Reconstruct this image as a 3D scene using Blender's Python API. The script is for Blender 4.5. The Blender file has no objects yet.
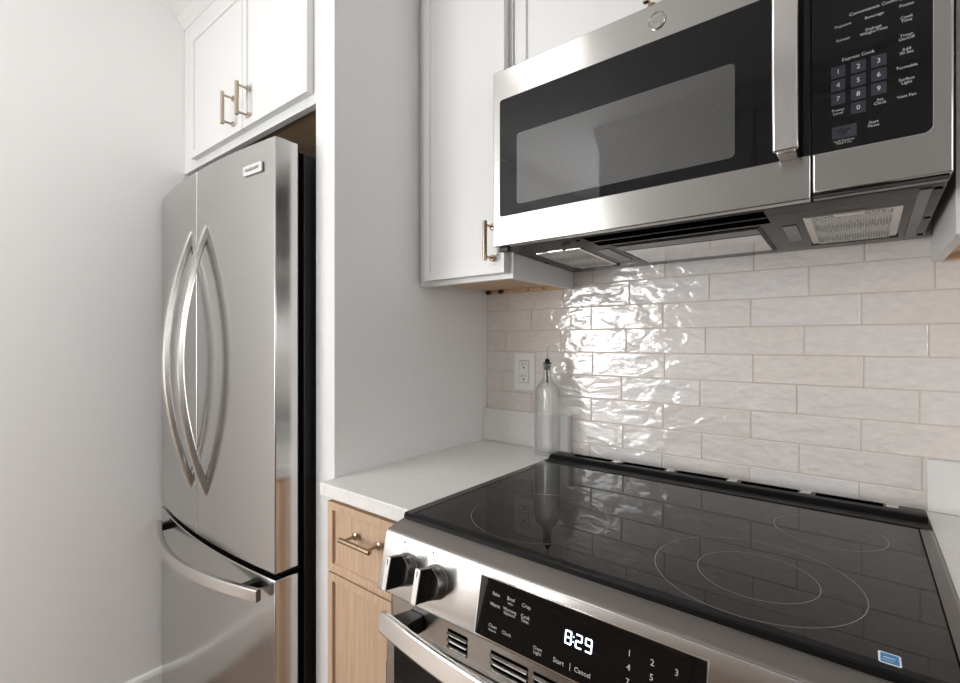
import bpy, bmesh, math, random
from mathutils import Vector, Matrix
R = random.Random(7)
S = bpy.context.scene
COL = S.collection
PI = math.pi

# ------------------------------------------------------------ camera, world, lights, exposure
YAW = math.atan(383 / 480)
CAMZ = 1.236
cd = bpy.data.cameras.new('camera'); cam = bpy.data.objects.new('camera', cd); COL.objects.link(cam)
cd.sensor_width = 36; cd.lens = 18.0; cd.clip_start = 0.02
cam.location = (0, 0, CAMZ); cam.rotation_euler = (PI / 2, 0, YAW)
S.camera = cam
W = bpy.data.worlds.new('world'); S.world = W; W.use_nodes = True
bg = W.node_tree.nodes['Background']; bg.inputs[0].default_value = (0.93, 0.96, 1.0, 1); bg.inputs[1].default_value = 1.0
def area(name, loc, rot, sx, sy, power, col=(1, 1, 1), spread=PI):
    l = bpy.data.lights.new(name, 'AREA'); l.shape = 'RECTANGLE'; l.size = sx; l.size_y = sy; l.energy = power; l.color = col; l.spread = spread
    o = bpy.data.objects.new(name, l); COL.objects.link(o); o.location = loc; o.rotation_euler = rot
    return o
# daylight through the window in the left wall (behind the camera) and fill from an added, unseen window at the right end
area('left_window_daylight', (-1.93, -1.60, 1.425), (PI / 2, 0, -PI / 2), 1.90, 1.15, 82, (0.98, 0.99, 1.0))
area('right_fill_light', (2.26, 0.05, 1.55), (PI / 2, 0, PI / 2), 0.9, 0.9, 15, (0.98, 0.99, 1.0))
area('glazed_door_daylight', (-1.10, -2.71, 1.06), (PI / 2, 0, 0), 1.30, 1.95, 60, (0.98, 0.99, 1.0))
# unseen fill disc under the ceiling, added to brighten the left wall
l = bpy.data.lights.new('ceiling_fill', 'AREA'); l.shape = 'DISK'; l.size = 0.3; l.energy = 2.2; l.color = (1.0, 0.98, 0.95)
o = bpy.data.objects.new('ceiling_fill', l); COL.objects.link(o); o.location = (-1.00, 0.12, 2.44)
S.view_settings.view_transform = 'Standard'; S.view_settings.look = 'None'
S.view_settings.exposure = 0.13; S.view_settings.gamma = 1.0; S.view_settings.use_curve_mapping = False
S.cycles.max_bounces = 12; S.cycles.diffuse_bounces = 6; S.cycles.glossy_bounces = 6; S.cycles.transmission_bounces = 12
S.cycles.caustics_reflective = False; S.cycles.use_denoising = True; S.cycles.denoising_prefilter = 'ACCURATE'
S.cycles.sample_clamp_indirect = 6

# ------------------------------------------------------------ materials
def newmat(name):
    m = bpy.data.materials.new(name); m.use_nodes = True
    nt = m.node_tree; return m, nt, nt.nodes['Principled BSDF']
def N(nt, t, **kw):
    n = nt.nodes.new(t)
    for k, v in kw.items():
        if k in n.inputs: n.inputs[k].default_value = v
        else: setattr(n, k, v)
    return n
def simple(name, col, rough=0.5, metal=0.0, bump=0.0, bscale=200, spec=0.5, coat=0.0, emit=None, estr=0):
    m, nt, b = newmat(name)
    b.inputs['Base Color'].default_value = (*col, 1); b.inputs['Roughness'].default_value = rough
    b.inputs['Metallic'].default_value = metal; b.inputs['Specular IOR Level'].default_value = spec
    b.inputs['Coat Weight'].default_value = coat
    if emit: b.inputs['Emission Color'].default_value = (*emit, 1); b.inputs['Emission Strength'].default_value = estr
    tc = N(nt, 'ShaderNodeTexCoord'); no = N(nt, 'ShaderNodeTexNoise', Scale=bscale, Detail=3.0)
    nt.links.new(tc.outputs['Object'], no.inputs['Vector'])
    if bump > 0:
        bp = N(nt, 'ShaderNodeBump', Strength=bump, Distance=0.0008)
        nt.links.new(no.outputs['Fac'], bp.inputs['Height']); nt.links.new(bp.outputs[0], b.inputs['Normal'])
    return m
def steel(name, col=(0.62, 0.60, 0.575), rough=0.24, grain=(6, 6, 900), aniso=0.7, rot=0.25, bump=0.04):
    m, nt, b = newmat(name)
    b.inputs['Metallic'].default_value = 1.0
    tc = N(nt, 'ShaderNodeTexCoord'); mp = N(nt, 'ShaderNodeMapping'); mp.inputs['Scale'].default_value = grain
    no = N(nt, 'ShaderNodeTexNoise', Scale=1.0, Detail=4.0)
    nt.links.new(tc.outputs['Object'], mp.inputs[0]); nt.links.new(mp.outputs[0], no.inputs['Vector'])
    mr = N(nt, 'ShaderNodeMapRange'); mr.inputs[3].default_value = rough - 0.03; mr.inputs[4].default_value = rough + 0.04
    nt.links.new(no.outputs['Fac'], mr.inputs[0]); nt.links.new(mr.outputs[0], b.inputs['Roughness'])
    mx = N(nt, 'ShaderNodeMapRange'); mx.inputs[3].default_value = 0.94; mx.inputs[4].default_value = 1.05
    nt.links.new(no.outputs['Fac'], mx.inputs[0])
    vm = N(nt, 'ShaderNodeVectorMath', operation='SCALE'); vm.inputs[0].default_value = col
    nt.links.new(mx.outputs[0], vm.inputs['Scale']); nt.links.new(vm.outputs[0], b.inputs['Base Color'])
    bp = N(nt, 'ShaderNodeBump', Strength=bump, Distance=0.0005)
    nt.links.new(no.outputs['Fac'], bp.inputs['Height']); nt.links.new(bp.outputs[0], b.inputs['Normal'])
    b.inputs['Anisotropic'].default_value = aniso; b.inputs['Anisotropic Rotation'].default_value = rot
    tg = N(nt, 'ShaderNodeTangent'); tg.direction_type = 'UV_MAP'; tg.uv_map = 'UVMap'
    nt.links.new(tg.outputs[0], b.inputs['Tangent'])
    return m
def wood(name, c1, c2, c3, grain=(150, 150, 4), rough=0.5):
    m, nt, b = newmat(name)
    tc = N(nt, 'ShaderNodeTexCoord'); mp = N(nt, 'ShaderNodeMapping'); mp.inputs['Scale'].default_value = grain
    no = N(nt, 'ShaderNodeTexNoise', Scale=1.0, Detail=5.0, Roughness=0.65)
    nt.links.new(tc.outputs['Object'], mp.inputs[0]); nt.links.new(mp.outputs[0], no.inputs['Vector'])
    cr = N(nt, 'ShaderNodeValToRGB'); e = cr.color_ramp.elements
    e[0].position = 0.32; e[0].color = (*c1, 1); e[1].position = 0.7; e[1].color = (*c3, 1)
    k = e.new(0.5); k.color = (*c2, 1)
    nt.links.new(no.outputs['Fac'], cr.inputs[0]); nt.links.new(cr.outputs[0], b.inputs['Base Color'])
    bp = N(nt, 'ShaderNodeBump', Strength=0.15, Distance=0.0005)
    nt.links.new(no.outputs['Fac'], bp.inputs['Height']); nt.links.new(bp.outputs[0], b.inputs['Normal'])
    b.inputs['Roughness'].default_value = rough
    return m
M = {}
M['wall'] = simple('wall_paint', (0.87, 0.866, 0.858), 0.75, bump=0.08, bscale=300)
M['ceiling'] = simple('ceiling_paint', (0.86, 0.86, 0.855), 0.85)
M['white'] = simple('white_cabinet_paint', (0.72, 0.717, 0.71), 0.35, bump=0.03, bscale=400)
M['panel'] = simple('white_panel_paint', (0.78, 0.777, 0.77), 0.42, bump=0.03, bscale=400)
M['trim'] = simple('trim_paint', (0.84, 0.83, 0.82), 0.35)
M['steel'] = steel('brushed_steel', col=(0.46, 0.448, 0.432), rough=0.22)
M['fridge'] = steel('fridge_steel', col=(0.56, 0.553, 0.54), rough=0.15, grain=(5, 5, 700), aniso=0.45)
M['steel_side'] = steel('steel_side', col=(0.17, 0.16, 0.152), rough=0.3)
M['side_trim'] = steel('side_trim_metal', col=(0.15, 0.14, 0.132), rough=0.22, aniso=0.0)
M['ledge'] = steel('ledge_steel', col=(0.38, 0.352, 0.325), rough=0.48, grain=(6, 900, 6), aniso=0.0)
M['knob'] = steel('knob_steel', col=(0.25, 0.24, 0.23), rough=0.25, aniso=0.0)
M['handle'] = steel('handle_steel', col=(0.66, 0.64, 0.62), rough=0.22, grain=(400, 400, 20), aniso=0.0)
M['bronze'] = steel('champagne_bronze', col=(0.45, 0.34, 0.245), rough=0.25, grain=(600, 600, 600), aniso=0.0, bump=0.01)
M['nickel'] = steel('warm_nickel', col=(0.45, 0.38, 0.30), rough=0.28, grain=(600, 600, 600), aniso=0.0, bump=0.01)
M['chrome'] = simple('chrome', (0.75, 0.75, 0.75), 0.12, 1.0)
M['black_glass'] = simple('black_glass', (0.005, 0.005, 0.0055), 0.03, spec=0.3)
M['cook_glass'] = simple('cooktop_glass', (0.006, 0.006, 0.006), 0.012, spec=0.27)
M['black'] = simple('black_plastic', (0.008, 0.008, 0.008), 0.35, spec=0.3)
M['gloss_black'] = simple('black_trim', (0.006, 0.006, 0.006), 0.35, spec=0.15)
M['void'] = simple('dark_recess', (0.002, 0.002, 0.002), 0.9, spec=0.0)
M['charcoal'] = simple('charcoal_case', (0.028, 0.029, 0.030), 0.4, bump=0.3, bscale=900)
M['housing'] = simple('grey_housing', (0.048, 0.047, 0.046), 0.12, metal=0.2, spec=0.6)
M['ring'] = simple('burner_ring_print', (0.26, 0.255, 0.25), 0.25)
M['grout'] = simple('grout', (0.64, 0.55, 0.465), 0.85, bump=0.3, bscale=700)
M['print'] = simple('white_print', (0.5, 0.5, 0.5), 0.5)
M['dimprint'] = simple('grey_print', (0.33, 0.33, 0.33), 0.5)
M['darkprint'] = simple('dark_print', (0.03, 0.03, 0.03), 0.5)
M['key'] = simple('key_print', (0.030, 0.034, 0.045), 0.15)
M['led'] = simple('clock_digits', (0.5, 0.6, 0.9), 0.5, emit=(0.80, 0.87, 1.0), estr=3.0)
M['outlet'] = simple('outlet_plastic', (0.87, 0.86, 0.835), 0.3)
M['sticker_white'] = simple('sticker_white', (0.85, 0.87, 0.9), 0.4)
M['sticker_blue'] = simple('sticker_blue', (0.02, 0.24, 0.52), 0.4)
M['badge'] = simple('badge', (0.62, 0.62, 0.61), 0.45, 0.2)
M['ply'] = wood('plywood_edge', (0.45, 0.30, 0.17), (0.60, 0.43, 0.27), (0.70, 0.54, 0.37), (20, 20, 120))
M['oak'] = wood('light_oak', (0.47, 0.315, 0.20), (0.57, 0.40, 0.27), (0.64, 0.47, 0.335), (260, 260, 6))
M['maple'] = wood('maple_underside', (0.60, 0.40, 0.23), (0.68, 0.47, 0.29), (0.72, 0.53, 0.34), (8, 90, 90))
M['brown'] = wood('brown_underside', (0.33, 0.22, 0.13), (0.40, 0.27, 0.165), (0.46, 0.32, 0.20), (6, 80, 80))
M['floor'] = None

def mk_quartz():
    m, nt, b = newmat('white_quartz')
    tc = N(nt, 'ShaderNodeTexCoord')
    no = N(nt, 'ShaderNodeTexNoise', Scale=5.0, Detail=8.0, Roughness=0.6, Distortion=1.2)
    nt.links.new(tc.outputs['Object'], no.inputs['Vector'])
    cr = N(nt, 'ShaderNodeValToRGB'); e = cr.color_ramp.elements
    e[0].position = 0.485; e[0].color = (0.775, 0.765, 0.745, 1); e[1].position = 0.515; e[1].color = (0.775, 0.765, 0.745, 1)
    k = e.new(0.5); k.color = (0.73, 0.715, 0.69, 1)
    nt.links.new(no.outputs['Fac'], cr.inputs[0])
    vo = N(nt, 'ShaderNodeTexNoise', Scale=260.0, Detail=1.0); nt.links.new(tc.outputs['Object'], vo.inputs['Vector'])
    c2 = N(nt, 'ShaderNodeValToRGB'); f = c2.color_ramp.elements
    f[0].position = 0.22; f[0].color = (0.80, 0.79, 0.77, 1); f[1].position = 0.30; f[1].color = (1, 1, 1, 1)
    nt.links.new(vo.outputs['Fac'], c2.inputs[0])
    mx = N(nt, 'ShaderNodeMixRGB', blend_type='MULTIPLY'); mx.inputs[0].default_value = 1
    nt.links.new(cr.outputs[0], mx.inputs[1]); nt.links.new(c2.outputs[0], mx.inputs[2]); nt.links.new(mx.outputs[0], b.inputs['Base Color'])
    b.inputs['Roughness'].default_value = 0.28
    return m
M['quartz'] = mk_quartz()
def mk_tile():
    m, nt, b = newmat('glazed_tile')
    tc = N(nt, 'ShaderNodeTexCoord'); at = N(nt, 'ShaderNodeAttribute', attribute_name='tile_tint')
    off = N(nt, 'ShaderNodeVectorMath', operation='SCALE'); off.inputs['Scale'].default_value = 37.0
    nt.links.new(at.outputs['Color'], off.inputs[0])
    ad = N(nt, 'ShaderNodeVectorMath', operation='ADD')
    nt.links.new(tc.outputs['Object'], ad.inputs[0]); nt.links.new(off.outputs[0], ad.inputs[1])
    mp = N(nt, 'ShaderNodeMapping'); mp.inputs['Scale'].default_value = (17, 17, 34)
    nt.links.new(ad.outputs[0], mp.inputs[0])
    n1 = N(nt, 'ShaderNodeTexNoise', Scale=1.0, Detail=1.8, Roughness=0.45, Distortion=0.5); nt.links.new(mp.outputs[0], n1.inputs['Vector'])
    n2 = N(nt, 'ShaderNodeTexNoise', Scale=3.2, Detail=3.0, Roughness=0.6); nt.links.new(mp.outputs[0], n2.inputs['Vector'])
    # colour: tint per tile + soft cloudy glaze
    cr = N(nt, 'ShaderNodeValToRGB'); e = cr.color_ramp.elements
    e[0].position = 0.0; e[0].color = (0.79, 0.735, 0.69, 1); e[1].position = 1.0; e[1].color = (0.81, 0.79, 0.775, 1)
    k = e.new(0.5); k.color = (0.80, 0.755, 0.72, 1)
    sp = N(nt, 'ShaderNodeSeparateColor'); nt.links.new(at.outputs['Color'], sp.inputs[0]); nt.links.new(sp.outputs[0], cr.inputs[0])
    mr = N(nt, 'ShaderNodeMapRange'); mr.inputs[1].default_value = 0.3; mr.inputs[2].default_value = 0.7; mr.inputs[3].default_value = 0.93; mr.inputs[4].default_value = 1.04
    nt.links.new(n2.outputs['Fac'], mr.inputs[0])
    vm = N(nt, 'ShaderNodeVectorMath', operation='SCALE'); nt.links.new(cr.outputs[0], vm.inputs[0]); nt.links.new(mr.outputs[0], vm.inputs['Scale'])
    nt.links.new(vm.outputs[0], b.inputs['Base Color'])
    m2 = N(nt, 'ShaderNodeMath', operation='MULTIPLY_ADD'); m2.inputs[1].default_value = 0.14
    nt.links.new(n2.outputs['Fac'], m2.inputs[0]); nt.links.new(n1.outputs['Fac'], m2.inputs[2])
    bp = N(nt, 'ShaderNodeBump', Strength=1.0, Distance=0.0046)
    nt.links.new(m2.outputs[0], bp.inputs['Height']); nt.links.new(bp.outputs[0], b.inputs['Normal'])
    b.inputs['Roughness'].default_value = 0.03; b.inputs['Specular IOR Level'].default_value = 1.0
    return m
M['tile'] = mk_tile()
def mk_floor():
    m, nt, b = newmat('plank_floor')
    tc = N(nt, 'ShaderNodeTexCoord'); mp = N(nt, 'ShaderNodeMapping'); mp.inputs['Rotation'].default_value = (0, 0, 0.0)
    nt.links.new(tc.outputs['Object'], mp.inputs[0])
    br = N(nt, 'ShaderNodeTexBrick', Scale=1.0); br.inputs['Brick Width'].default_value = 1.2; br.inputs['Row Height'].default_value = 0.15
    br.inputs['Mortar Size'].default_value = 0.002; br.inputs['Color1'].default_value = (0.25, 0.185, 0.14, 1); br.inputs['Color2'].default_value = (0.33, 0.255, 0.20, 1)
    br.inputs['Mortar'].default_value = (0.05, 0.03, 0.02, 1)
    nt.links.new(mp.outputs[0], br.inputs['Vector'])
    m2 = N(nt, 'ShaderNodeMapping'); m2.inputs['Scale'].default_value = (3, 45, 1); nt.links.new(tc.outputs['Object'], m2.inputs[0])
    no = N(nt, 'ShaderNodeTexNoise', Scale=1.0, Detail=6.0, Distortion=0.8); nt.links.new(m2.outputs[0], no.inputs['Vector'])
    mr = N(nt, 'ShaderNodeMapRange'); mr.inputs[1].default_value = 0.3; mr.inputs[2].default_value = 0.7; mr.inputs[3].default_value = 0.6; mr.inputs[4].default_value = 1.3
    nt.links.new(no.outputs['Fac'], mr.inputs[0])
    vm = N(nt, 'ShaderNodeVectorMath', operation='SCALE'); nt.links.new(br.outputs[0], vm.inputs[0]); nt.links.new(mr.outputs[0], vm.inputs['Scale'])
    nt.links.new(vm.outputs[0], b.inputs['Base Color']); b.inputs['Roughness'].default_value = 0.4
    return m
M['floor'] = mk_floor()
def mk_glass():
    m, nt, b = newmat('clear_bottle_glass'); nt.nodes.remove(b); out = nt.nodes['Material Output']
    tc = N(nt, 'ShaderNodeTexCoord'); vo = N(nt, 'ShaderNodeTexVoronoi', Scale=200.0); vo.inputs['Randomness'].default_value = 0.35
    nt.links.new(tc.outputs['Object'], vo.inputs['Vector'])
    mr = N(nt, 'ShaderNodeMapRange'); mr.inputs[1].default_value = 0.0; mr.inputs[2].default_value = 0.45; mr.inputs[3].default_value = 1.0; mr.inputs[4].default_value = 0.0
    nt.links.new(vo.outputs['Distance'], mr.inputs[0])
    bp = N(nt, 'ShaderNodeBump', Strength=0.9, Distance=0.0020)
    nt.links.new(mr.outputs[0], bp.inputs['Height'])
    tr = N(nt, 'ShaderNodeBsdfTransparent'); tr.inputs[0].default_value = (0.975, 0.98, 0.978, 1)
    gl = N(nt, 'ShaderNodeBsdfGlossy'); gl.inputs['Roughness'].default_value = 0.05; nt.links.new(bp.outputs[0], gl.inputs['Normal'])
    lw = N(nt, 'ShaderNodeLayerWeight'); lw.inputs['Blend'].default_value = 0.5; nt.links.new(bp.outputs[0], lw.inputs['Normal'])
    pw = N(nt, 'ShaderNodeMath', operation='POWER'); pw.inputs[1].default_value = 3.5; nt.links.new(lw.outputs['Facing'], pw.inputs[0])
    ma = N(nt, 'ShaderNodeMath', operation='MULTIPLY_ADD'); ma.inputs[1].default_value = 0.7; ma.inputs[2].default_value = 0.08; nt.links.new(pw.outputs[0], ma.inputs[0])
    mx = N(nt, 'ShaderNodeMixShader'); nt.links.new(ma.outputs[0], mx.inputs[0]); nt.links.new(tr.outputs[0], mx.inputs[1]); nt.links.new(gl.outputs[0], mx.inputs[2])
    rf = N(nt, 'ShaderNodeBsdfGlass', IOR=1.45); rf.inputs['Roughness'].default_value = 0.0; nt.links.new(bp.outputs[0], rf.inputs['Normal'])
    m3 = N(nt, 'ShaderNodeMixShader'); m3.inputs[0].default_value = 0.25; nt.links.new(mx.outputs[0], m3.inputs[1]); nt.links.new(rf.outputs[0], m3.inputs[2])
    df = N(nt, 'ShaderNodeBsdfDiffuse'); df.inputs[0].default_value = (0.95, 0.96, 0.96, 1)  # white dots painted in for the glints on the hobnails
    dk = N(nt, 'ShaderNodeMath', operation='POWER'); dk.inputs[1].default_value = 2.0; nt.links.new(mr.outputs[0], dk.inputs[0])
    dm = N(nt, 'ShaderNodeMath', operation='MULTIPLY'); dm.inputs[1].default_value = 0.30; nt.links.new(dk.outputs[0], dm.inputs[0])
    m4 = N(nt, 'ShaderNodeMixShader'); nt.links.new(dm.outputs[0], m4.inputs[0]); nt.links.new(m3.outputs[0], m4.inputs[1]); nt.links.new(df.outputs[0], m4.inputs[2])
    nt.links.new(m4.outputs[0], out.inputs[0])
    return m
M['glass'] = mk_glass()
def mk_mesh_filter():
    m, nt, b = newmat('aluminium_filter')
    b.inputs['Metallic'].default_value = 0.3; b.inputs['Roughness'].default_value = 0.45
    tc = N(nt, 'ShaderNodeTexCoord'); vo = N(nt, 'ShaderNodeTexVoronoi', Scale=260.0); vo.inputs['Randomness'].default_value = 0.35
    mp = N(nt, 'ShaderNodeMapping'); mp.inputs['Scale'].default_value = (1, 0.55, 1)
    nt.links.new(tc.outputs['Object'], mp.inputs[0]); nt.links.new(mp.outputs[0], vo.inputs['Vector'])
    cr = N(nt, 'ShaderNodeValToRGB'); e = cr.color_ramp.elements
    e[0].position = 0.22; e[0].color = (0.03, 0.03, 0.03, 1); e[1].position = 0.5; e[1].color = (0.60, 0.59, 0.57, 1)
    nt.links.new(vo.outputs['Distance'], cr.inputs[0]); nt.links.new(cr.outputs[0], b.inputs['Base Color'])
    bp = N(nt, 'ShaderNodeBump', Strength=0.7, Distance=0.002); nt.links.new(vo.outputs['Distance'], bp.inputs['Height']); nt.links.new(bp.outputs[0], b.inputs['Normal'])
    return m
M['filter'] = mk_mesh_filter()
def mk_screen():
    # microwave window: perforated shield behind glass
    m, nt, b = newmat('perforated_window')
    tc = N(nt, 'ShaderNodeTexCoord'); mp = N(nt, 'ShaderNodeMapping'); mp.inputs['Scale'].default_value = (60, 1, 420)
    wv = N(nt, 'ShaderNodeTexWave', Scale=1.0); wv.bands_direction = 'Z'
    nt.links.new(tc.outputs['Object'], mp.inputs[0]); mp.inputs['Scale'].default_value = (1, 1, 70); nt.links.new(mp.outputs[0], wv.inputs['Vector'])
    cr = N(nt, 'ShaderNodeValToRGB'); e = cr.color_ramp.elements
    e[0].position = 0.2; e[0].color = (0.028, 0.027, 0.026, 1); e[1].position = 0.8; e[1].color = (0.058, 0.057, 0.055, 1)
    nt.links.new(wv.outputs['Fac'], cr.inputs[0]); nt.links.new(cr.outputs[0], b.inputs['Base Color'])
    b.inputs['Roughness'].default_value = 0.5; b.inputs['Coat Weight'].default_value = 1.0; b.inputs['Coat Roughness'].default_value = 0.03
    return m
M['screen'] = mk_screen()

# ------------------------------------------------------------ mesh helpers
class MB:
    def __init__(s): s.bm = bmesh.new()
    def face(s, pts):
        return s.bm.faces.new([s.bm.verts.new(p) for p in pts])
    def hexa(s, p):
        v = [s.bm.verts.new(q) for q in p]
        for f in ((0, 3, 2, 1), (4, 5, 6, 7), (0, 1, 5, 4), (1, 2, 6, 5), (2, 3, 7, 6), (3, 0, 4, 7)):
            s.bm.faces.new([v[i] for i in f])
        return s
    def box(s, x0, x1, y0, y1, z0, z1):
        return s.hexa([(x0, y0, z0), (x1, y0, z0), (x1, y1, z0), (x0, y1, z0), (x0, y0, z1), (x1, y0, z1), (x1, y1, z1), (x0, y1, z1)])
    def obox(s, c, ux, uy, uz, hx, hy, hz):
        c, ux, uy, uz = map(Vector, (c, ux, uy, uz)); P = []
        for z in (-hz, hz):
            for x, y in ((-hx, -hy), (hx, -hy), (hx, hy), (-hx, hy)):
                P.append(c + ux * x + uy * y + uz * z)
        return s.hexa(P)
    def prism(s, prof, vec):
        """closed polygon (3D points) extruded by vec"""
        vec = Vector(vec); a = [s.bm.verts.new(p) for p in prof]; b = [s.bm.verts.new(Vector(p) + vec) for p in prof]
        s.bm.faces.new(a[::-1]); s.bm.faces.new(b)
        n = len(a)
        for i in range(n): s.bm.faces.new([a[i], a[(i + 1) % n], b[(i + 1) % n], b[i]])
        return s
    def loft(s, rings, cap=True, closed=True):
        V = [[s.bm.verts.new(p) for p in r] for r in rings]; n = len(V[0])
        for a, b in zip(V, V[1:]):
            for i in range(n if closed else n - 1): s.bm.faces.new([a[i], a[(i + 1) % n], b[(i + 1) % n], b[i]])
        if cap: s.bm.faces.new(V[0][::-1]); s.bm.faces.new(V[-1])
        return s
    def cyl(s, p0, p1, r, n=20, r1=None):
        p0, p1 = Vector(p0), Vector(p1); d = (p1 - p0).normalized()
        u = d.orthogonal().normalized(); w = d.cross(u); r1 = r if r1 is None else r1
        return s.loft([[p + (u * math.cos(2 * PI * i / n) + w * math.sin(2 * PI * i / n)) * q for i in range(n)] for p, q in ((p0, r), (p1, r1))])
    def lathe(s, c, prof, n=32, d=(0, 0, 1)):
        c = Vector(c); d = Vector(d).normalized(); u = d.orthogonal().normalized(); w = d.cross(u)
        return s.loft([[c + d * h + (u * math.cos(2 * PI * i / n) + w * math.sin(2 * PI * i / n)) * r for i in range(n)] for r, h in prof])
    def annulus(s, c, rx, ry, w, z, n=96):
        """flat printed ring, z = top height"""
        a = []; b = []
        for i in range(n):
            t = 2 * PI * i / n
            a.append(s.bm.verts.new((c[0] + rx * math.cos(t), c[1] + ry * math.sin(t), z)))
            b.append(s.bm.verts.new((c[0] + (rx - w) * math.cos(t), c[1] + (ry - w) * math.sin(t), z)))
        for i in range(n): s.bm.faces.new([a[i], a[(i + 1) % n], b[(i + 1) % n], b[i]])
        return s
    def text(s, body, size, o, ux, uz, off=0.0002, align='CENTER', thick=0.00005, shear=0):
        cu = bpy.data.curves.new('t', 'FONT'); cu.body = body; cu.size = size; cu.align_x = align; cu.align_y = 'CENTER'; cu.shear = shear
        cu.space_line = 0.85; cu.resolution_u = 2
        ob = bpy.data.objects.new('t', cu); me = bpy.data.meshes.new_from_object(ob)
        ux, uz, o = Vector(ux).normalized(), Vector(uz).normalized(), Vector(o); nn = ux.cross(uz)
        vs = [s.bm.verts.new(o + ux * v.co.x + uz * v.co.y + nn * off) for v in me.vertices]
        for p in me.polygons:
            try: s.bm.faces.new([vs[i] for i in p.vertices])
            except ValueError: pass
        bpy.data.objects.remove(ob); bpy.data.curves.remove(cu); bpy.data.meshes.remove(me)
        return s
    def build(s, name, mat, parent=None, bevel=0, seg=2, smooth=False, org=None, normals=True):
        if normals: bmesh.ops.recalc_face_normals(s.bm, faces=s.bm.faces)
        o3 = Vector((0, 0, 0)); p = parent
        while p is not None: o3 += p.location; p = p.parent
        if parent is None and org is not None: o3 = Vector(org)
        loc = Vector((0, 0, 0))
        if parent is not None:                                   # a part's origin at its own centre
            cs = [v.co for v in s.bm.verts]
            mid = Vector([(min(c[i] for c in cs) + max(c[i] for c in cs)) / 2 for i in range(3)])
            loc = mid - o3; o3 = mid
        s.bm.normal_update(); uv = s.bm.loops.layers.uv.new('UVMap')
        for f in s.bm.faces:
            side = abs(f.normal.x) > 0.8
            for lp in f.loops:
                c = lp.vert.co; lp[uv].uv = (c.y if side else c.x, c.z if (side or abs(f.normal.y) > 0.7) else c.y)
        for v in s.bm.verts: v.co -= o3
        me = bpy.data.meshes.new(name); s.bm.to_mesh(me); s.bm.free()
        ob = bpy.data.objects.new(name, me); COL.objects.link(ob); me.materials.append(M[mat] if isinstance(mat, str) else mat)
        if parent is not None: ob.parent = parent; ob.location = loc
        else: ob.location = o3
        if smooth:
            for f in me.polygons: f.use_smooth = True
            me.set_sharp_from_angle(angle=math.radians(35))
        if bevel:
            md = ob.modifiers.new('bevel', 'BEVEL'); md.width = bevel; md.segments = seg; md.limit_method = 'ANGLE'; md.angle_limit = math.radians(40)
            md.harden_normals = False
            for f in me.polygons: f.use_smooth = True
            me.set_sharp_from_angle(angle=math.radians(35)) if not smooth else None
        return ob
def thing(name, label, cat, loc, group=None):
    o = bpy.data.objects.new(name, None); COL.objects.link(o); o.location = loc; o['label'] = label; o['category'] = cat
    o.empty_display_size = 0.05
    if group: o['group'] = group
    return o
def tag(o, label, cat, group=None):
    o['label'] = label; o['category'] = cat
    if group: o['group'] = group
    return o
def struct(o): o['kind'] = 'structure'; return o
def sweep(mb, path, up, hw, hu):
    """rectangular bar along a path; hu = half size along 'up', hw(i) = half size across; chamfered corners"""
    up = Vector(up).normalized(); n = len(path); rings = []
    for i, p in enumerate(path):
        a = Vector(path[max(0, i - 1)]); b = Vector(path[min(n - 1, i + 1)]); t = (b - a).normalized(); sd = t.cross(up).normalized()
        w = hw(i / (n - 1)) if callable(hw) else hw; c = min(w, hu) * 0.35
        rings.append([Vector(p) + sd * x + up * z for x, z in ((-w + c, -hu), (w - c, -hu), (w, -hu + c), (w, hu - c), (w - c, hu), (-w + c, hu), (-w, hu - c), (-w, -hu + c))])
    return mb.loft(rings)
def pull(parent, c, axis, length, posts, out, mat):
    """bar pull: bar + two posts with round feet; c = point on the door face, out = projection"""
    c = Vector(c); ax = Vector(axis); nv = Vector((0, -1, 0)); mb = MB()
    mb.lathe(c + nv * out - ax * length / 2, [(0.0040, 0), (0.0055, 0.001), (0.0055, length - 0.001), (0.0035, length)], 16, ax)
    for s_ in (-1, 1):
        q = c + ax * s_ * posts / 2
        mb.cyl(q, q + nv * out, 0.0033, 14)
        mb.lathe(q, [(0.0085, 0), (0.0085, 0.0020), (0.0055, 0.0040)], 18, nv)
        e = c + nv * out + ax * s_ * (length / 2 - 0.008)
        mb.cyl(e - ax * 0.0012, e + ax * 0.0012, 0.0056, 16)
    return mb.build('handle', mat, parent, smooth=True)
def shaker(name, parent, x0, x1, z0, z1, yf, thk, mat, stile=0.022, rec=0.006, slope=0.0012):
    """door or drawer front with narrow frame and recessed panel, front plane y=yf facing -y"""
    mb = MB(); bm = mb.bm
    def ring(x0, x1, z0, z1, y): return [bm.verts.new(p) for p in ((x0, y, z0), (x1, y, z0), (x1, y, z1), (x0, y, z1))]
    back = ring(x0, x1, z0, z1, yf + thk); fr = ring(x0, x1, z0, z1, yf)
    a = ring(x0 + stile, x1 - stile, z0 + stile, z1 - stile, yf)
    s2 = stile + slope
    b = ring(x0 + s2, x1 - s2, z0 + s2, z1 - s2, yf + rec)
    bm.faces.new(back[::-1])
    for p, q in ((back, fr), (fr, a), (a, b)):
        for i in range(4): bm.faces.new([p[i], p[(i + 1) % 4], q[(i + 1) % 4], q[i]])
    bm.faces.new(b)
    return mb.build(name, mat, parent, bevel=0.0008)

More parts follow.
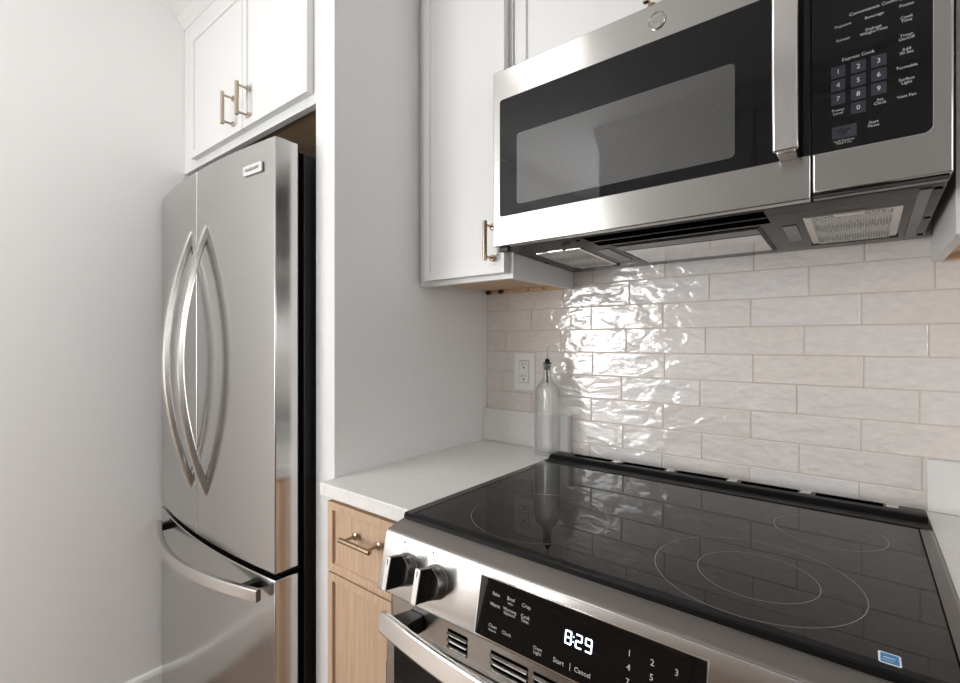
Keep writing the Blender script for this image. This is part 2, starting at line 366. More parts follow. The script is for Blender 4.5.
# ------------------------------------------------------------ setting
YT = 1.26        # face of the tiled wall
XL = -1.877      # left wall
XP0, XP1 = -1.052, -0.975   # tall end panel
def B(name, mat, *a, **k): return MB().box(*a).build(name, mat, **k)
struct(B('floor', 'floor', -2.0, 2.3, -2.75, 1.4, -0.05, 0.0))
struct(B('ceiling', 'ceiling', -2.0, 2.3, -2.75, 1.4, 2.45, 2.5))
def wall_x(name, x0, x1, a, b, z0, z1):
    mb = MB(); mb.box(x0, x1, -2.7, a, 0, 2.45).box(x0, x1, b, 1.4, 0, 2.45).box(x0, x1, a, b, 0, z0).box(x0, x1, a, b, z1, 2.45)
    return struct(mb.build(name, 'wall'))
wall_x('wall_left', XL - 0.12, XL, -2.55, -0.65, 0.85, 2.0); wall_x('wall_right', 2.2, 2.3, -0.4, 0.5, 1.1, 2.0)
struct(B('wall_back', 'wall', -1.98, 2.3, YT + 0.008, 1.4, 0, 2.45))
mb = MB(); mb.box(-1.98, -1.75, -2.75, -2.65, 0, 2.45).box(-0.45, 2.3, -2.75, -2.65, 0, 2.45).box(-1.75, -0.45, -2.75, -2.65, 2.05, 2.45); struct(mb.build('wall_front', 'wall'))
mb = MB()
for x in (-1.75, -1.14, -0.53): mb.box(x, x + 0.08, -2.69, -2.64, 0, 2.05)
for z in (0.0, 1.97): mb.box(-1.75, -0.45, -2.69, -2.64, z, z + 0.08)
struct(mb.build('door_1', 'trim'))
struct(B('wall_partition', 'wall', -1.205, 2.2, -1.30, -1.20, 0, 2.45))
def window(name, xa, xb, y0, y1, z0, z1):
    mb = MB(); f = 0.045
    for y in (y0, (y0 + y1) / 2 - f / 2, y1 - f): mb.box(xa, xb, y, y + f, z0, z1)
    for z in (z0, z1 - f): mb.box(xa, xb, y0, y1, z, z + f)
    return struct(mb.build(name, 'trim'))
window('window_1', XL - 0.06, XL + 0.004, -2.55, -0.65, 0.85, 2.0); window('added_window', 2.196, 2.25, -0.4, 0.5, 1.1, 2.0)  # right-hand frame is added around the unseen fill light
# baseboard on the left wall
mb = MB(); pr = [(XL, 0, 0), (XL + 0.014, 0, 0), (XL + 0.014, 0, 0.112), (XL + 0.010, 0, 0.122), (XL, 0, 0.127)]
mb.prism([(p[0], -2.65, p[2]) for p in pr], (0, 3.90, 0)); struct(mb.build('baseboard_left', 'trim'))

# tiled backsplash: individual glazed tiles with slight tilt, in one surface
def build_tiles():
    bm = bmesh.new(); lay = bm.faces.layers.float_color.new('tile_tint')
    P = 0.0648; zt = 1.3998; TW = 0.1997; g = 0.0013
    rr = random.Random(11)
    for r in range(-2, 9):
        z1 = zt - P * r; z0 = z1 - P
        off = (0.108 if r % 2 == 0 else -0.003) + {-1: 0.006, 2: -0.009, 3: 0.004, 4: -0.022, 6: -0.018, 7: -0.003}.get(r, 0.0)
        for k in range(-7, 12):
            x0 = off + k * TW; x1 = x0 + TW
            if x1 < XP1 + 0.004 or x0 > 2.19: continue
            x0c = max(x0, XP1) + g; x1c = min(x1, 2.2) - g
            za, zb = max(z0, 0.905) + g * 0.8, z1 - g * 0.8
            if zb - za < 0.01 or x1c - x0c < 0.006: continue
            t1, t2 = rr.uniform(-0.0012, 0.0012), rr.uniform(-0.0007, 0.0007)
            d = 0.0012; c0, c1 = rr.random(), rr.random()
            def yy(x, z, e): return YT + e + t1 * ((x - x0) / TW - .5) + t2 * ((z - z0) / P - .5)
            A = [(x0c, za), (x1c, za), (x1c, zb), (x0c, zb)]
            Bq = [(x0c + d, za + d), (x1c - d, za + d), (x1c - d, zb - d), (x0c + d, zb - d)]
            va = [bm.verts.new((x, YT + 0.006, z)) for x, z in A]; vb = [bm.verts.new((x, yy(x, z, 0.0007), z)) for x, z in A]
            vc = [bm.verts.new((x, yy(x, z, 0), z)) for x, z in Bq]
            fs = [bm.faces.new(vc)]
            for p, q in ((va, vb), (vb, vc)):
                for i in range(4): fs.append(bm.faces.new([p[i], p[(i + 1) % 4], q[(i + 1) % 4], q[i]]))
            for f in fs: f[lay] = (c0, c1, rr.random(), 1); f.smooth = False
    bmesh.ops.recalc_face_normals(bm, faces=bm.faces)
    me = bpy.data.meshes.new('wall_back_tiles'); bm.to_mesh(me); bm.free(); me.materials.append(M['tile'])
    ob = bpy.data.objects.new('wall_back_tiles', me); COL.objects.link(ob); return struct(ob)
build_tiles()
struct(B('wall_back_grout', 'grout', XP1, 2.2, YT + 0.0015, YT + 0.008, 0.88, 1.5))

# ------------------------------------------------------------ tall end panel beside the fridge
o = MB().box(XP0, XP1, 0.671, YT + 0.007, 0.0, 2.45).build('end_panel', 'panel', bevel=0.0015, org=(-1.01, 0.95, 0))
tag(o, 'tall white painted end panel between the fridge and the left worktop', 'panel')

# ------------------------------------------------------------ refrigerator
FX0, FX1, FXC = -1.866, -1.072, -1.472
def fy(x): s_ = (x - FXC) / 0.398; return 0.561 + 0.0285 * s_ * s_ - 0.0125 * s_
fr = thing('refrigerator', 'stainless steel french door refrigerator with curved pro handles beside the left wall', 'refrigerator', ((FX0 + FX1) / 2, 0.9, 0))
cab = MB().box(FX0 + 0.012, FX1 - 0.012, 0.656, 1.22, 0.03, 1.705).build('cabinet_body', 'charcoal', fr, bevel=0.004)
cab['label'] = 'charcoal grey side of the fridge body'
for xx in (FX0 + 0.06, FX1 - 0.06): MB().cyl((xx, 0.70, 0), (xx, 0.70, 0.035), 0.02).build('foot', 'black', fr)
MB().box(FX0 + 0.02, FX1 - 0.012, 0.640, 0.658, 0.05, 1.70).build('gasket', 'void', fr)
def fdoor(name, x0, x1, z0, z1):
    n = 14; prof = []
    for i in range(n + 1):
        x = x0 + (x1 - x0) * i / n; prof.append((x, fy(x), z0))
    prof += [(x1, 0.634, z0), (x1 - 0.006, 0.642, z0), (x0 + 0.006, 0.654, z0), (x0, 0.646, z0)]
    return MB().prism(prof, (0, 0, z1 - z0)).build(name, 'fridge', fr, bevel=0.0025, smooth=True)
dl = fdoor('door', FX0, FXC - 0.0018, 0.691, 1.717); dr = fdoor('door', FXC + 0.0018, FX1, 0.691, 1.717)
dl['label'] = 'left refrigerator door'; dr['label'] = 'right refrigerator door with name badge'
fz = fdoor('freezer_drawer', FX0, FX1, 0.06, 0.676)
MB().box(FX1 - 0.08, FX1 - 0.010, 0.600, 0.650, 0.680, 0.687).build('hinge', 'gloss_black', fr, bevel=0.002)
def fhandle(parent, x, z0, z1):
    n = 40; path = []
    for i in range(n + 1):
        t = i / n; b = math.sin(PI * t) ** 0.9
        path.append((x, fy(x) + 0.006 - 0.070 * b, z0 + (z1 - z0) * t))
    mb = MB(); sweep(mb, path, (1, 0, 0), 0.0085, 0.0105)
    return mb.build('handle', 'handle', parent, smooth=True)
fhandle(dl, -1.521, 0.814, 1.550); fhandle(dr, -1.411, 0.814, 1.552)
n = 36; path = []
for i in range(n + 1):
    t = i / n; x = -1.792 + 0.684 * t
    path.append((x, fy(x) - 0.018 - 0.042 * math.sin(PI * t), 0.640))
mb = MB(); sweep(mb, path, (0, 0, 1), 0.0075, 0.0145)
hb = mb.build('handle', 'handle', fz, smooth=True)
for xm in (-1.765, -1.165): MB().box(xm - 0.012, xm + 0.012, fy(xm) - 0.022, fy(xm) + 0.003, 0.629, 0.651).build('handle_mount', 'gloss_black', hb, bevel=0.002)
ang = math.atan2(fy(-1.12) - fy(-1.21), 0.09); ux = Vector((math.cos(ang), math.sin(ang), 0))
bc = Vector((-1.157, fy(-1.157) - 0.0025, 1.6540))
bd = MB().obox(bc, ux, (-ux.y, ux.x, 0), (0, 0, 1), 0.0395, 0.0025, 0.0120).build('badge', 'badge', dr, bevel=0.001)
MB().text('FRIGIDAIRE', 0.0118, bc + Vector((ux.y, -ux.x, 0)) * 0.0030, ux, (0, 0, 1)).build('lettering', 'darkprint', bd)

# ------------------------------------------------------------ cabinet over the fridge
oc = thing('wall_cabinet', 'white two-door wall cabinet with crown moulding above the fridge', 'cabinet', (-1.46, 0.97, 1.826))
cx0, cx1 = XL + 0.001, XP0 - 0.001
mb = MB(); mb.box(cx0, -1.735, 0.675, 0.694, 1.826, 2.345).box(-1.10, cx1, 0.675, 0.694, 1.826, 2.345).box(-1.735, -1.10, 0.675, 0.694, 1.826, 1.868).box(-1.735, -1.10, 0.675, 0.694, 2.245, 2.345).box(cx0, cx0 + 0.018, 0.694, YT, 1.832, 2.345).box(cx1 - 0.018, cx1, 0.694, YT, 1.832, 2.345).box(cx0, cx1, 0.694, YT, 2.327, 2.345).box(cx0, cx1, YT - 0.01, YT, 1.85, 2.327)
mb.build('carcass', 'white', oc, bevel=0.001)
MB().box(cx0 + 0.019, cx1 - 0.019, 0.695, YT - 0.011, 1.836, 1.850).build('bottom_panel', 'brown', oc)['label'] = 'brown unpainted underside'
d1 = shaker('door', oc, -1.773, -1.4055, 1.851, 2.264, 0.656, 0.0185, 'white'); d2 = shaker('door', oc, -1.4025, -1.0680, 1.851, 2.264, 0.656, 0.0185, 'white')
pull(d1, (-1.460, 0.656, 1.918), (0, 0, 1), 0.095, 0.076, 0.031, 'nickel'); pull(d2, (-1.369, 0.656, 1.918), (0, 0, 1), 0.095, 0.076, 0.031, 'nickel')
prof = [(0, 0.694, 2.333), (0, 0.673, 2.333), (0, 0.668, 2.340), (0, 0.660, 2.352), (0, 0.650, 2.366), (0, 0.634, 2.380), (0, 0.618, 2.391), (0, 0.611, 2.397), (0, 0.609, 2.405), (0, 0.600, 2.409), (0, 0.598, 2.425), (0, 0.598, 2.449), (0, 0.694, 2.449)]
MB().prism([(cx0, p[1], p[2]) for p in prof], (cx1 - cx0, 0, 0)).build('crown_moulding', 'white', oc)

# ------------------------------------------------------------ wall cabinet left of the microwave
UB = 1.388
def wallcab(x0, x1, label, door, hside, z1=2.35, z0=UB, under='maple', doors=1):
    t = thing('wall_cabinet', label, 'cabinet', ((x0 + x1) / 2, 1.10, z0))
    mb = MB(); fw = 0.04
    mb.box(x0, x0 + fw, 0.950, 0.969, z0, z1).box(x1 - fw, x1, 0.950, 0.969, z0, z1).box(x0 + fw, x1 - fw, 0.950, 0.969, z0, z0 + 0.035).box(x0 + fw, x1 - fw, 0.950, 0.969, z1 - fw, z1)
    mb.box(x0 + 0.016, x1 - 0.016, YT - 0.010, YT - 0.003, z0 + 0.03, z1 - 0.016).box(x0, x0 + 0.016, 0.969, YT - 0.001, z0, z1).box(x1 - 0.016, x1, 0.969, YT - 0.001, z0, z1).box(x0, x1, 0.969, YT - 0.001, z1 - 0.016, z1)
    mb.build('carcass', 'white', t, bevel=0.001)
    MB().box(x0 + 0.017, x1 - 0.017, 0.970, YT - 0.002, z0 + 0.012, z0 + 0.026).build('bottom_panel', under, t)['label'] = 'unpainted maple underside'
    MB().box(x0 + 0.017, x1 - 0.017, YT - 0.020, YT - 0.002, z0 + 0.002, z0 + 0.0115).build('hanging_rail', under, t)['label'] = 'maple rail under the back edge'
    ds = []
    w = (door[1] - door[0]) / doors
    for i in range(doors):
        ds.append(shaker('door', t, door[0] + i * w + 0.0015 * (i > 0), door[0] + (i + 1) * w - 0.0015 * (i < doors - 1), door[2], door[3], 0.929, 0.0205, 'white'))
    return t, ds
t, ds = wallcab(XP1 + 0.002, -0.656, 'white single-door wall cabinet left of the microwave with unpainted underside', (-0.940, -0.668, 1.4005, 2.33), 1)
pull(ds[0], (-0.702, 0.929, 1.476), (0, 0, 1), 0.095, 0.076, 0.031, 'bronze')
for k, sx in enumerate((-0.947, -0.897)):
    mb = MB()
    c = Vector((sx, YT - 0.030, UB + 0.006))
    ring = []
    for j in range(20):
        a = 2 * PI * j / 20; ring.append([c + Vector((math.cos(a) * (0.010 + 0.002 * math.cos(q)), 0.002 * math.sin(q), math.sin(a) * (0.006 + 0.0015 * math.cos(q)))) for q in [2 * PI * z / 8 for z in range(8)]])
    ring.append(ring[0]); mb.loft(ring, cap=False).cyl(c + Vector((0, 0.002, 0)), c + Vector((0, -0.003, 0)), 0.0045)
    mb.build('clip', 'black', t, smooth=True)
for sx in (-0.80, -0.745): MB().lathe((sx, YT - 0.021, UB + 0.006), [(0.0032, 0), (0.0032, 0.0008), (0.002, 0.0018)], 14, (0, -1, 0)).build('screw', 'bronze', t)
t2, ds2 = wallcab(-0.652, 0.0945, 'white two-door wall cabinet directly above the microwave', (-0.629, 0.0765, 1.862, 2.33), 1, z0=1.8465, doors=2)
pull(ds2[0], (-0.318, 0.929, 1.918), (0, 0, 1), 0.095, 0.076, 0.031, 'bronze'); pull(ds2[1], (-0.234, 0.929, 1.918), (0, 0, 1), 0.095, 0.076, 0.031, 'bronze')
t3, ds3 = wallcab(0.1025, 0.56, 'white wall cabinet at the right edge, right of the microwave', (0.118, 0.545, 1.4005, 2.33), -1)
pull(ds3[0], (0.155, 0.929, 1.476), (0, 0, 1), 0.095, 0.076, 0.031, 'bronze')

# ------------------------------------------------------------ base cabinets
def basecab(x0, x1, label, hx, vis=True):
    t = thing('base_cabinet', label, 'cabinet', ((x0 + x1) / 2, 0.95, 0))
    mb = MB(); mb.box(x0, x1, 0.665, 1.24, 0.10, 0.882).box(x0 + 0.002, x1 - 0.002, 0.73, 1.2, 0.0, 0.10)
    mb.build('carcass', 'oak', t, bevel=0.001)
    dw = shaker('drawer', t, x0 + 0.010, x1 - 0.004, 0.7115, 0.870, 0.645, 0.0195, 'oak', 0.018, 0.007, 0.001)
    dd = shaker('door', t, x0 + 0.010, x1 - 0.004, 0.115, 0.7075, 0.645, 0.0195, 'oak', 0.018, 0.007, 0.001)
    pull(dw, ((x0 + x1) / 2 + 0.002, 0.645, 0.813), (1, 0, 0), 0.103, 0.078, 0.032, 'bronze')
    pull(dd, (hx, 0.645, 0.570), (0, 0, 1), 0.103, 0.078, 0.032, 'bronze')
basecab(XP1 + 0.001, -0.674, 'light oak base cabinet with one drawer left of the range', -0.7135)
basecab(0.0965, 0.56, 'light oak base cabinet right of the range', 0.125)

# ------------------------------------------------------------ worktops
wt = thing('worktop', 'white quartz worktop section with upstand left of the range', 'countertop', (-0.82, 0.94, 0.884))
MB().box(XP1 + 0.0005, -0.6725, 0.631, 1.259, 0.884, 0.914).build('slab', 'quartz', wt, bevel=0.002)
MB().box(XP1 + 0.0005, -0.664, 1.240, 1.2595, 0.9142, 1.019).build('upstand', 'quartz', wt, bevel=0.0015)
wt = thing('worktop', 'white quartz worktop section with upstand right of the range', 'countertop', (0.33, 0.94, 0.884))
MB().box(0.0925, 0.56, 0.631, 1.259, 0.884, 0.914).build('slab', 'quartz', wt, bevel=0.002)
MB().box(0.0945, 0.56, 1.240, 1.2595, 0.9142, 1.013).build('upstand', 'quartz', wt, bevel=0.0015)

# ------------------------------------------------------------ range
rx0, rx1 = -0.6705, 0.0905
rg = thing('range', 'stainless slide-in electric range with black glass cooktop between the worktops', 'range', ((rx0 + rx1) / 2, 0.9, 0))
MB().box(rx0 + 0.001, rx1 - 0.001, 0.580, 1.225, 0.06, 0.898).box(rx0 + 0.03, rx1 - 0.03, 0.64, 1.2, 0.0, 0.06).build('body', 'steel_side', rg, bevel=0.001)
# front fascia: ledge, sloped control face, lower return
PZ0, PZ1, PY0, PY1 = 0.800, 0.897, 0.5504, 0.571
def py(z): return PY0 + (z - PZ0) / (PZ1 - PZ0) * (PY1 - PY0)
UPV = Vector((0, PY1 - PY0, PZ1 - PZ0)).normalized(); UX = Vector((1, 0, 0)); PN = UX.cross(UPV)   # outward normal (-y, +z)
MB().prism([(rx0, a, b) for a, b in ((0.5735, 0.8966), (0.5735, 0.8982), (0.576, 0.8992), (0.6105, 0.9070), (0.6105, 0.8966))], (rx1 - rx0, 0, 0)).build('fascia_ledge', 'ledge', rg)
prof = [(0.6105, 0.8964), (0.5738, 0.8964), (0.5734, 0.8976), (0.5715, 0.8960), (0.5705, 0.8935), (PY0 + 0.0005, PZ0 + 0.003), (0.5512, 0.8005), (0.5530, 0.7992), (0.578, 0.7992), (0.6105, 0.7992)]
MB().prism([(rx0, a, b) for a, b in prof], (rx1 - rx0, 0, 0)).build('control_fascia', 'steel', rg, bevel=0.0006)
MB().box(rx0 + 0.012, rx1 - 0.012, 0.5745, 0.582, 0.730, 0.799).build('vent_band', 'steel', rg)
# louvres in the vent band
for x0, x1 in ((-0.5244, -0.484), (-0.4376, -0.372), (-0.362, -0.290), (-0.280, -0.210), (-0.200, -0.132), (-0.092, -0.052)):
    v = MB().box(x0, x1, 0.5738, 0.5745, 0.741, 0.7725).build('vent_opening', 'void', rg)
    mb = MB()
    for k in range(3):
        zc = 0.7665 - k * 0.0105
        mb.obox(((x0 + x1) / 2, 0.5722, zc), (1, 0, 0), Vector((0, 0.9, 0.42)).normalized(), Vector((0, -0.42, 0.9)).normalized(), (x1 - x0) / 2, 0.0022, 0.0011)
    mb.build('louvre', 'handle', v)
# oven door, glass, handle
dy = 0.563
od = MB().box(rx0 + 0.008, rx1 - 0.008, dy, 0.578, 0.17, 0.728).build('oven_door', 'steel', rg, bevel=0.003)
MB().box(-0.641, 0.061, dy - 0.0014, dy + 0.002, 0.235, 0.706).build('oven_window', 'black_glass', od, bevel=0.001)
MB().box(rx0 + 0.008, rx1 - 0.008, 0.566, 0.578, 0.065, 0.162).build('storage_drawer', 'steel', rg, bevel=0.003)
n = 40; path = []; xa, xb = -0.634, 0.054
for i in range(n + 1):
    x = xa + (xb - xa) * i / n; path.append((x, 0.4985 + 0.033 * (abs(x + 0.29) / 0.355) ** 2.0, 0.7655))
mb = MB(); sweep(mb, path, (0, 0.22, 0.975), 0.0055, 0.0165)
hd = mb.build('handle', 'handle', od, bevel=0.0015, smooth=True)
for s_, x in ((1, -0.608), (-1, 0.028)):
    xs = sorted((x - s_ * 0.016, x + s_ * 0.028))
    mb = MB(); mb.hexa([(xs[0], 0.532, 0.751), (xs[1], 0.526, 0.751), (xs[1], 0.5742, 0.745), (xs[0] + 0.012, 0.5742, 0.745), (xs[0], 0.536, 0.773), (xs[1], 0.530, 0.773), (xs[1], 0.5742, 0.773), (xs[0] + 0.012, 0.5742, 0.773)])
    mb.build('handle_mount', 'black', hd, bevel=0.002)['label'] = 'black bracket behind the handle end'
# knobs
def knob(x, z):
    c = Vector((x, py(z), z)); mb = MB()
    mb.lathe(c, [(0.0268, 0), (0.0268, 0.0020), (0.0255, 0.003), (0.0248, 0.019), (0.0238, 0.0212)], 40, PN)
    k = mb.build('knob', 'knob', rg, smooth=True)
    MB().lathe(c + PN * 0.0212, [(0.0232, 0), (0.0232, 0.0004)], 40, PN).build('knob_face', 'handle', k)
    g = MB().obox(c + PN * 0.0335, UX, UPV, PN, 0.0050, 0.0250, 0.0130).build('grip', 'gloss_black', k, bevel=0.001)
    f = MB().obox(c + PN * 0.0470, UX, UPV, PN, 0.0056, 0.0262, 0.0010).build('grip_plate', 'steel', k, bevel=0.0008); f['label'] = 'steel face of the grip'
    MB().obox(c + PN * 0.0482 + UPV * 0.0185, UX, UPV, PN, 0.0006, 0.0045, 0.0003).build('pointer', 'darkprint', k)
    q = c + UPV * 0.0405 + UX * -0.0145 + PN * 0.0003
    MB().obox(q, UX, UPV, PN, 0.0017, 0.0017, 0.0002).build('knob_marking', 'darkprint', rg)
    for dx_, dz_ in ((0.0065, 0.0035), (0.0105, 0.0015), (0.0090, -0.004), (0.0055, -0.0030)):
        MB().obox(q + UX * dx_ + UPV * dz_, UX, UPV, PN, 0.0009, 0.0016, 0.0002).build('knob_marking', 'dimprint', rg)
    MB().obox(q + UPV * -0.010 + UX * 0.0068, UX, UPV, PN, 0.0005, 0.0036, 0.0002).build('knob_marking', 'darkprint', rg)
for x in (-0.6060, -0.5372, -0.046, 0.023): knob(x, 0.8490)
# display panel on the fascia
dx0, dx1, dz0, dz1 = -0.4495, -0.1335, 0.8055, 0.8845
def pp(x, z, off=0.0): return Vector((x, py(z), z)) + PN * off
mb = MB(); mid = pp((dx0 + dx1) / 2, (dz0 + dz1) / 2, 0.0006)
hs = (dz1 - dz0) / 2 / UPV.z
mb.obox(mid, UX, UPV, PN, (dx1 - dx0) / 2 + 0.0018, hs + 0.0018, 0.0006); mb.build('display_bezel', 'chrome', rg, bevel=0.0006)
dp = MB().obox(mid + PN * 0.0004, UX, UPV, PN, (dx1 - dx0) / 2, hs, 0.0006).build('display_panel', 'black_glass', rg, bevel=0.0004)
OFF = 0.0019; mb = MB()
def T(s_, x, z, size, **k): MB().text(s_, size, pp(x, z, OFF), UX, UPV, **k).build('lettering', 'print', dp)
T('Bake', -0.4184, 0.8665, 0.0068); T('Broil', -0.3925, 0.8675, 0.0068); T('Hi/Lo', -0.3925, 0.8615, 0.0042); T('Crisp', -0.3664, 0.8665, 0.0068)
T('Warm', -0.4184, 0.8520, 0.0068); T('Warming\nOptions', -0.3925, 0.8505, 0.0060); T('Cook\nTime', -0.3664, 0.8505, 0.0064)
T('Clean', -0.4184, 0.8240, 0.0064); T('Options', -0.4184, 0.8185, 0.0042); T('Clock', -0.3938, 0.8225, 0.0066)
T('Oven\nLight', -0.3422, 0.8195, 0.0062); T('Start', -0.3102, 0.8185, 0.0082); T('|', -0.2935, 0.8195, 0.0100); T('Cancel', -0.2764, 0.8185, 0.0082); T('Lock', -0.2415, 0.8110, 0.0068)
for i, ch in enumerate('123456789'): T(ch, -0.2189 + 0.0273 * (i % 3), 0.8616 - 0.0153 * (i // 3), 0.0100)
T('0', -0.1916, 0.8155, 0.0100)
mb = MB()
def seg7(ch, x, z, w=0.0080, h=0.0150, t=0.0018):
    on = {'8': 'abcdefg', '2': 'abged', '9': 'abcdfg'}[ch]; hw, hh = w / 2, h / 2
    G = {'a': (0, hh, hw, t / 2), 'g': (0, 0, hw, t / 2), 'd': (0, -hh, hw, t / 2), 'f': (-hw, hh / 2, t / 2, hh / 2), 'b': (hw, hh / 2, t / 2, hh / 2), 'e': (-hw, -hh / 2, t / 2, hh / 2), 'c': (hw, -hh / 2, t / 2, hh / 2)}
    for c in on:
        a, b, p, q = G[c]; mb.obox(pp(x, z, OFF) + UX * a + UPV * b, UX, UPV, PN, p, q, 0.0001)
seg7('8', -0.2995, 0.8510); seg7('2', -0.2845, 0.8510); seg7('9', -0.2710, 0.8510)
for q in (-0.003, 0.003): mb.obox(pp(-0.2920, 0.8510, OFF) + UPV * q, UX, UPV, PN, 0.0007, 0.0009, 0.0001)
mb.build('clock_digits', 'led', dp)
# cooktop
GZ = 0.9165; gx0, gx1, gy0, gy1 = rx0 + 0.0185, rx1 - 0.0165, 0.6140, 1.1078
MB().box(rx0 + 0.002, rx1 - 0.002, 0.6110, 1.1975, 0.8985, 0.9115).build('cooktop_base', 'gloss_black', rg)
ct = MB().box(gx0, gx1, gy0 + 0.010, gy1, 0.9110, GZ).build('cooktop_glass', 'cook_glass', rg, bevel=0.0008)
MB().prism([(rx0 + 0.002, a, b) for a, b in ((0.6106, 0.9060), (0.6108, 0.9140), (0.6135, 0.9163), (0.6236, 0.9166), (0.6236, 0.9060))], (rx1 - rx0 - 0.004, 0, 0)).build('front_trim', 'gloss_black', rg)
for x0, x1, c in ((rx0 - 0.0015, gx0 - 0.0015, 1), (gx1 + 0.0015, rx1 + 0.0015, -1)):
    a, b = (x0, x1) if c == 1 else (x1, x0)
    MB().prism([(a, gy0 + 0.002, 0.9143), (a, gy0 + 0.002, 0.9163), (a + (b - a) * 0.2, gy0 + 0.002, 0.9178), (b, gy0 + 0.002, 0.9168), (b, gy0 + 0.002, 0.9143)], (0, 1.107 - gy0 - 0.002, 0)).build('side_trim', 'side_trim', rg)
# rear vent trim
v = MB().prism([(rx0 + 0.001, a, b) for a, b in ((1.108, 0.9118), (1.108, 0.9182), (1.138, 0.9190), (1.146, 0.9265), (1.150, 0.9280), (1.194, 0.9280), (1.198, 0.9255), (1.198, 0.9118))], (rx1 - rx0 - 0.002, 0, 0)).build('rear_vent_trim', 'gloss_black', rg, bevel=0.0008)
for k in range(5):
    x0 = rx0 + 0.060 + k * 0.134
    mb = MB()
    mb.box(x0, x0 + 0.104, 1.168, 1.188, 0.9281, 0.9285)
    mb.build('vent_slot', 'void', v)
    MB().box(x0 + 0.108, x0 + 0.126, 1.170, 1.191, 0.9281, 0.9289).build('vent_bridge', 'handle', v, bevel=0.0005)
for c, rx_, w in (((-0.465, 0.7567), 0.1249, 0.0009), ((-0.1197, 0.7491), 0.1254, 0.0009), ((-0.1147, 0.7493), 0.0732, 0.0009), ((-0.0459, 0.997), 0.0782, 0.0009), ((-0.4650, 1.010), 0.0740, 0.0009)):
    MB().annulus(c, rx_, rx_, w, GZ + 0.0001).build('burner_ring', 'ring', ct)
# sticker
st = MB().prism([(a, b, GZ + 0.00005) for a, b in ((0.0135, 0.6235), (0.0285, 0.6235), (0.0300, 0.6250), (0.0300, 0.6440), (0.0285, 0.6455), (0.0135, 0.6455), (0.0120, 0.6440), (0.0120, 0.6250))], (0, 0, 0.0002)).build('sticker', 'sticker_white', ct)
st['label'] = 'small blue and white sticker on the glass'
s2 = MB().box(0.0138, 0.0283, 0.6255, 0.6435, GZ + 0.0002, GZ + 0.0003).build('sticker_print', 'sticker_blue', st)
MB().box(0.0150, 0.0240, 0.6300, 0.6306, GZ + 0.0003, GZ + 0.0004).box(0.0160, 0.0255, 0.6350, 0.6362, GZ + 0.0003, GZ + 0.0004).build('sticker_lettering', 'sticker_white', s2)

# ------------------------------------------------------------ microwave
mx0, mx1, my = -0.6565, 0.0925, 0.871
def uz(y): return 1.4505 - (y - 0.88) * 0.0155 / 0.37
mw = thing('microwave', 'stainless over-the-range microwave with black glass door mounted above the cooktop', 'microwave', ((mx0 + mx1) / 2, 1.06, 1.435))
pr = [(0.894, 1.4550), (0.902, uz(0.902)), (1.256, uz(1.256)), (1.256, 1.8455), (0.894, 1.8455)]
MB().prism([(mx0 + 0.003, a, b) for a, b in pr], (mx1 - mx0 - 0.006, 0, 0)).build('body', 'housing', mw, bevel=0.001)
def rrect(x0, x1, z0, z1, r, y, n=6, corners=(1, 1, 1, 1)):
    pts = []
    for (cx_, cz_, a0, on) in ((x1 - r, z0 + r, -90, corners[1]), (x1 - r, z1 - r, 0, corners[2]), (x0 + r, z1 - r, 90, corners[3]), (x0 + r, z0 + r, 180, corners[0])):
        if on:
            for i in range(n + 1):
                a = math.radians(a0 + 90 * i / n); pts.append((cx_ + r * math.cos(a), y, cz_ + r * math.sin(a)))
        else:
            pts.append((cx_ + (r if a0 in (-90, 0) else -r), y, cz_ + (-r if a0 in (-90, 180) else r)))
    return pts
XD = -0.0605
door = MB().box(mx0, XD - 0.001, my, 0.893, 1.4500, 1.8440).build('door', 'steel', mw, bevel=0.002)
ctl = MB().box(XD + 0.001, mx1, my, 0.893, 1.4565, 1.8440).build('control_panel', 'steel', mw, bevel=0.003)
MB().box(XD + 0.001, mx1 - 0.002, 0.876, 0.893, 1.4500, 1.4560).build('bottom_strip', 'housing', mw, bevel=0.002)
dg = MB().prism(rrect(-0.6375, XD - 0.0012, 1.5150, 1.7765, 0.006, my - 0.0012, corners=(1, 0, 0, 1)), (0, 0.002, 0)).build('door_glass', 'black_glass', door, bevel=0.0004)
MB().prism(rrect(-0.5910, -0.1631, 1.5360, 1.6905, 0.008, my - 0.0016), (0, 0.0008, 0)).build('window', 'screen', dg)
cg = MB().prism(rrect(XD + 0.0012, 0.0725, 1.5140, 1.7765, 0.010, my - 0.0012, corners=(0, 1, 1, 0)), (0, 0.002, 0)).build('control_glass', 'black_glass', ctl, bevel=0.0004)
mb = MB(); mb.prism(rrect(XD + 0.0012, 0.0733, 1.5130, 1.7773, 0.0105, my - 0.0006, corners=(0, 1, 1, 0)), (0, 0.0008, 0)); mb.build('glass_rim', 'chrome', ctl)
# handle (vertical, bowed slightly)
hx = -0.0890; path = [(hx, 0.832 - 0.008 * math.sin(PI * i / 24), 1.517 + (1.795 - 1.517) * i / 24) for i in range(25)]
mb = MB(); sweep(mb, path, (1, 0, 0), 0.0060, 0.0165); mb.box(hx - 0.012, hx + 0.012, 0.834, my, 1.514, 1.528).box(hx - 0.012, hx + 0.012, 0.834, my, 1.784, 1.796)
mb.build('handle', 'handle', door, bevel=0.0015, smooth=True)
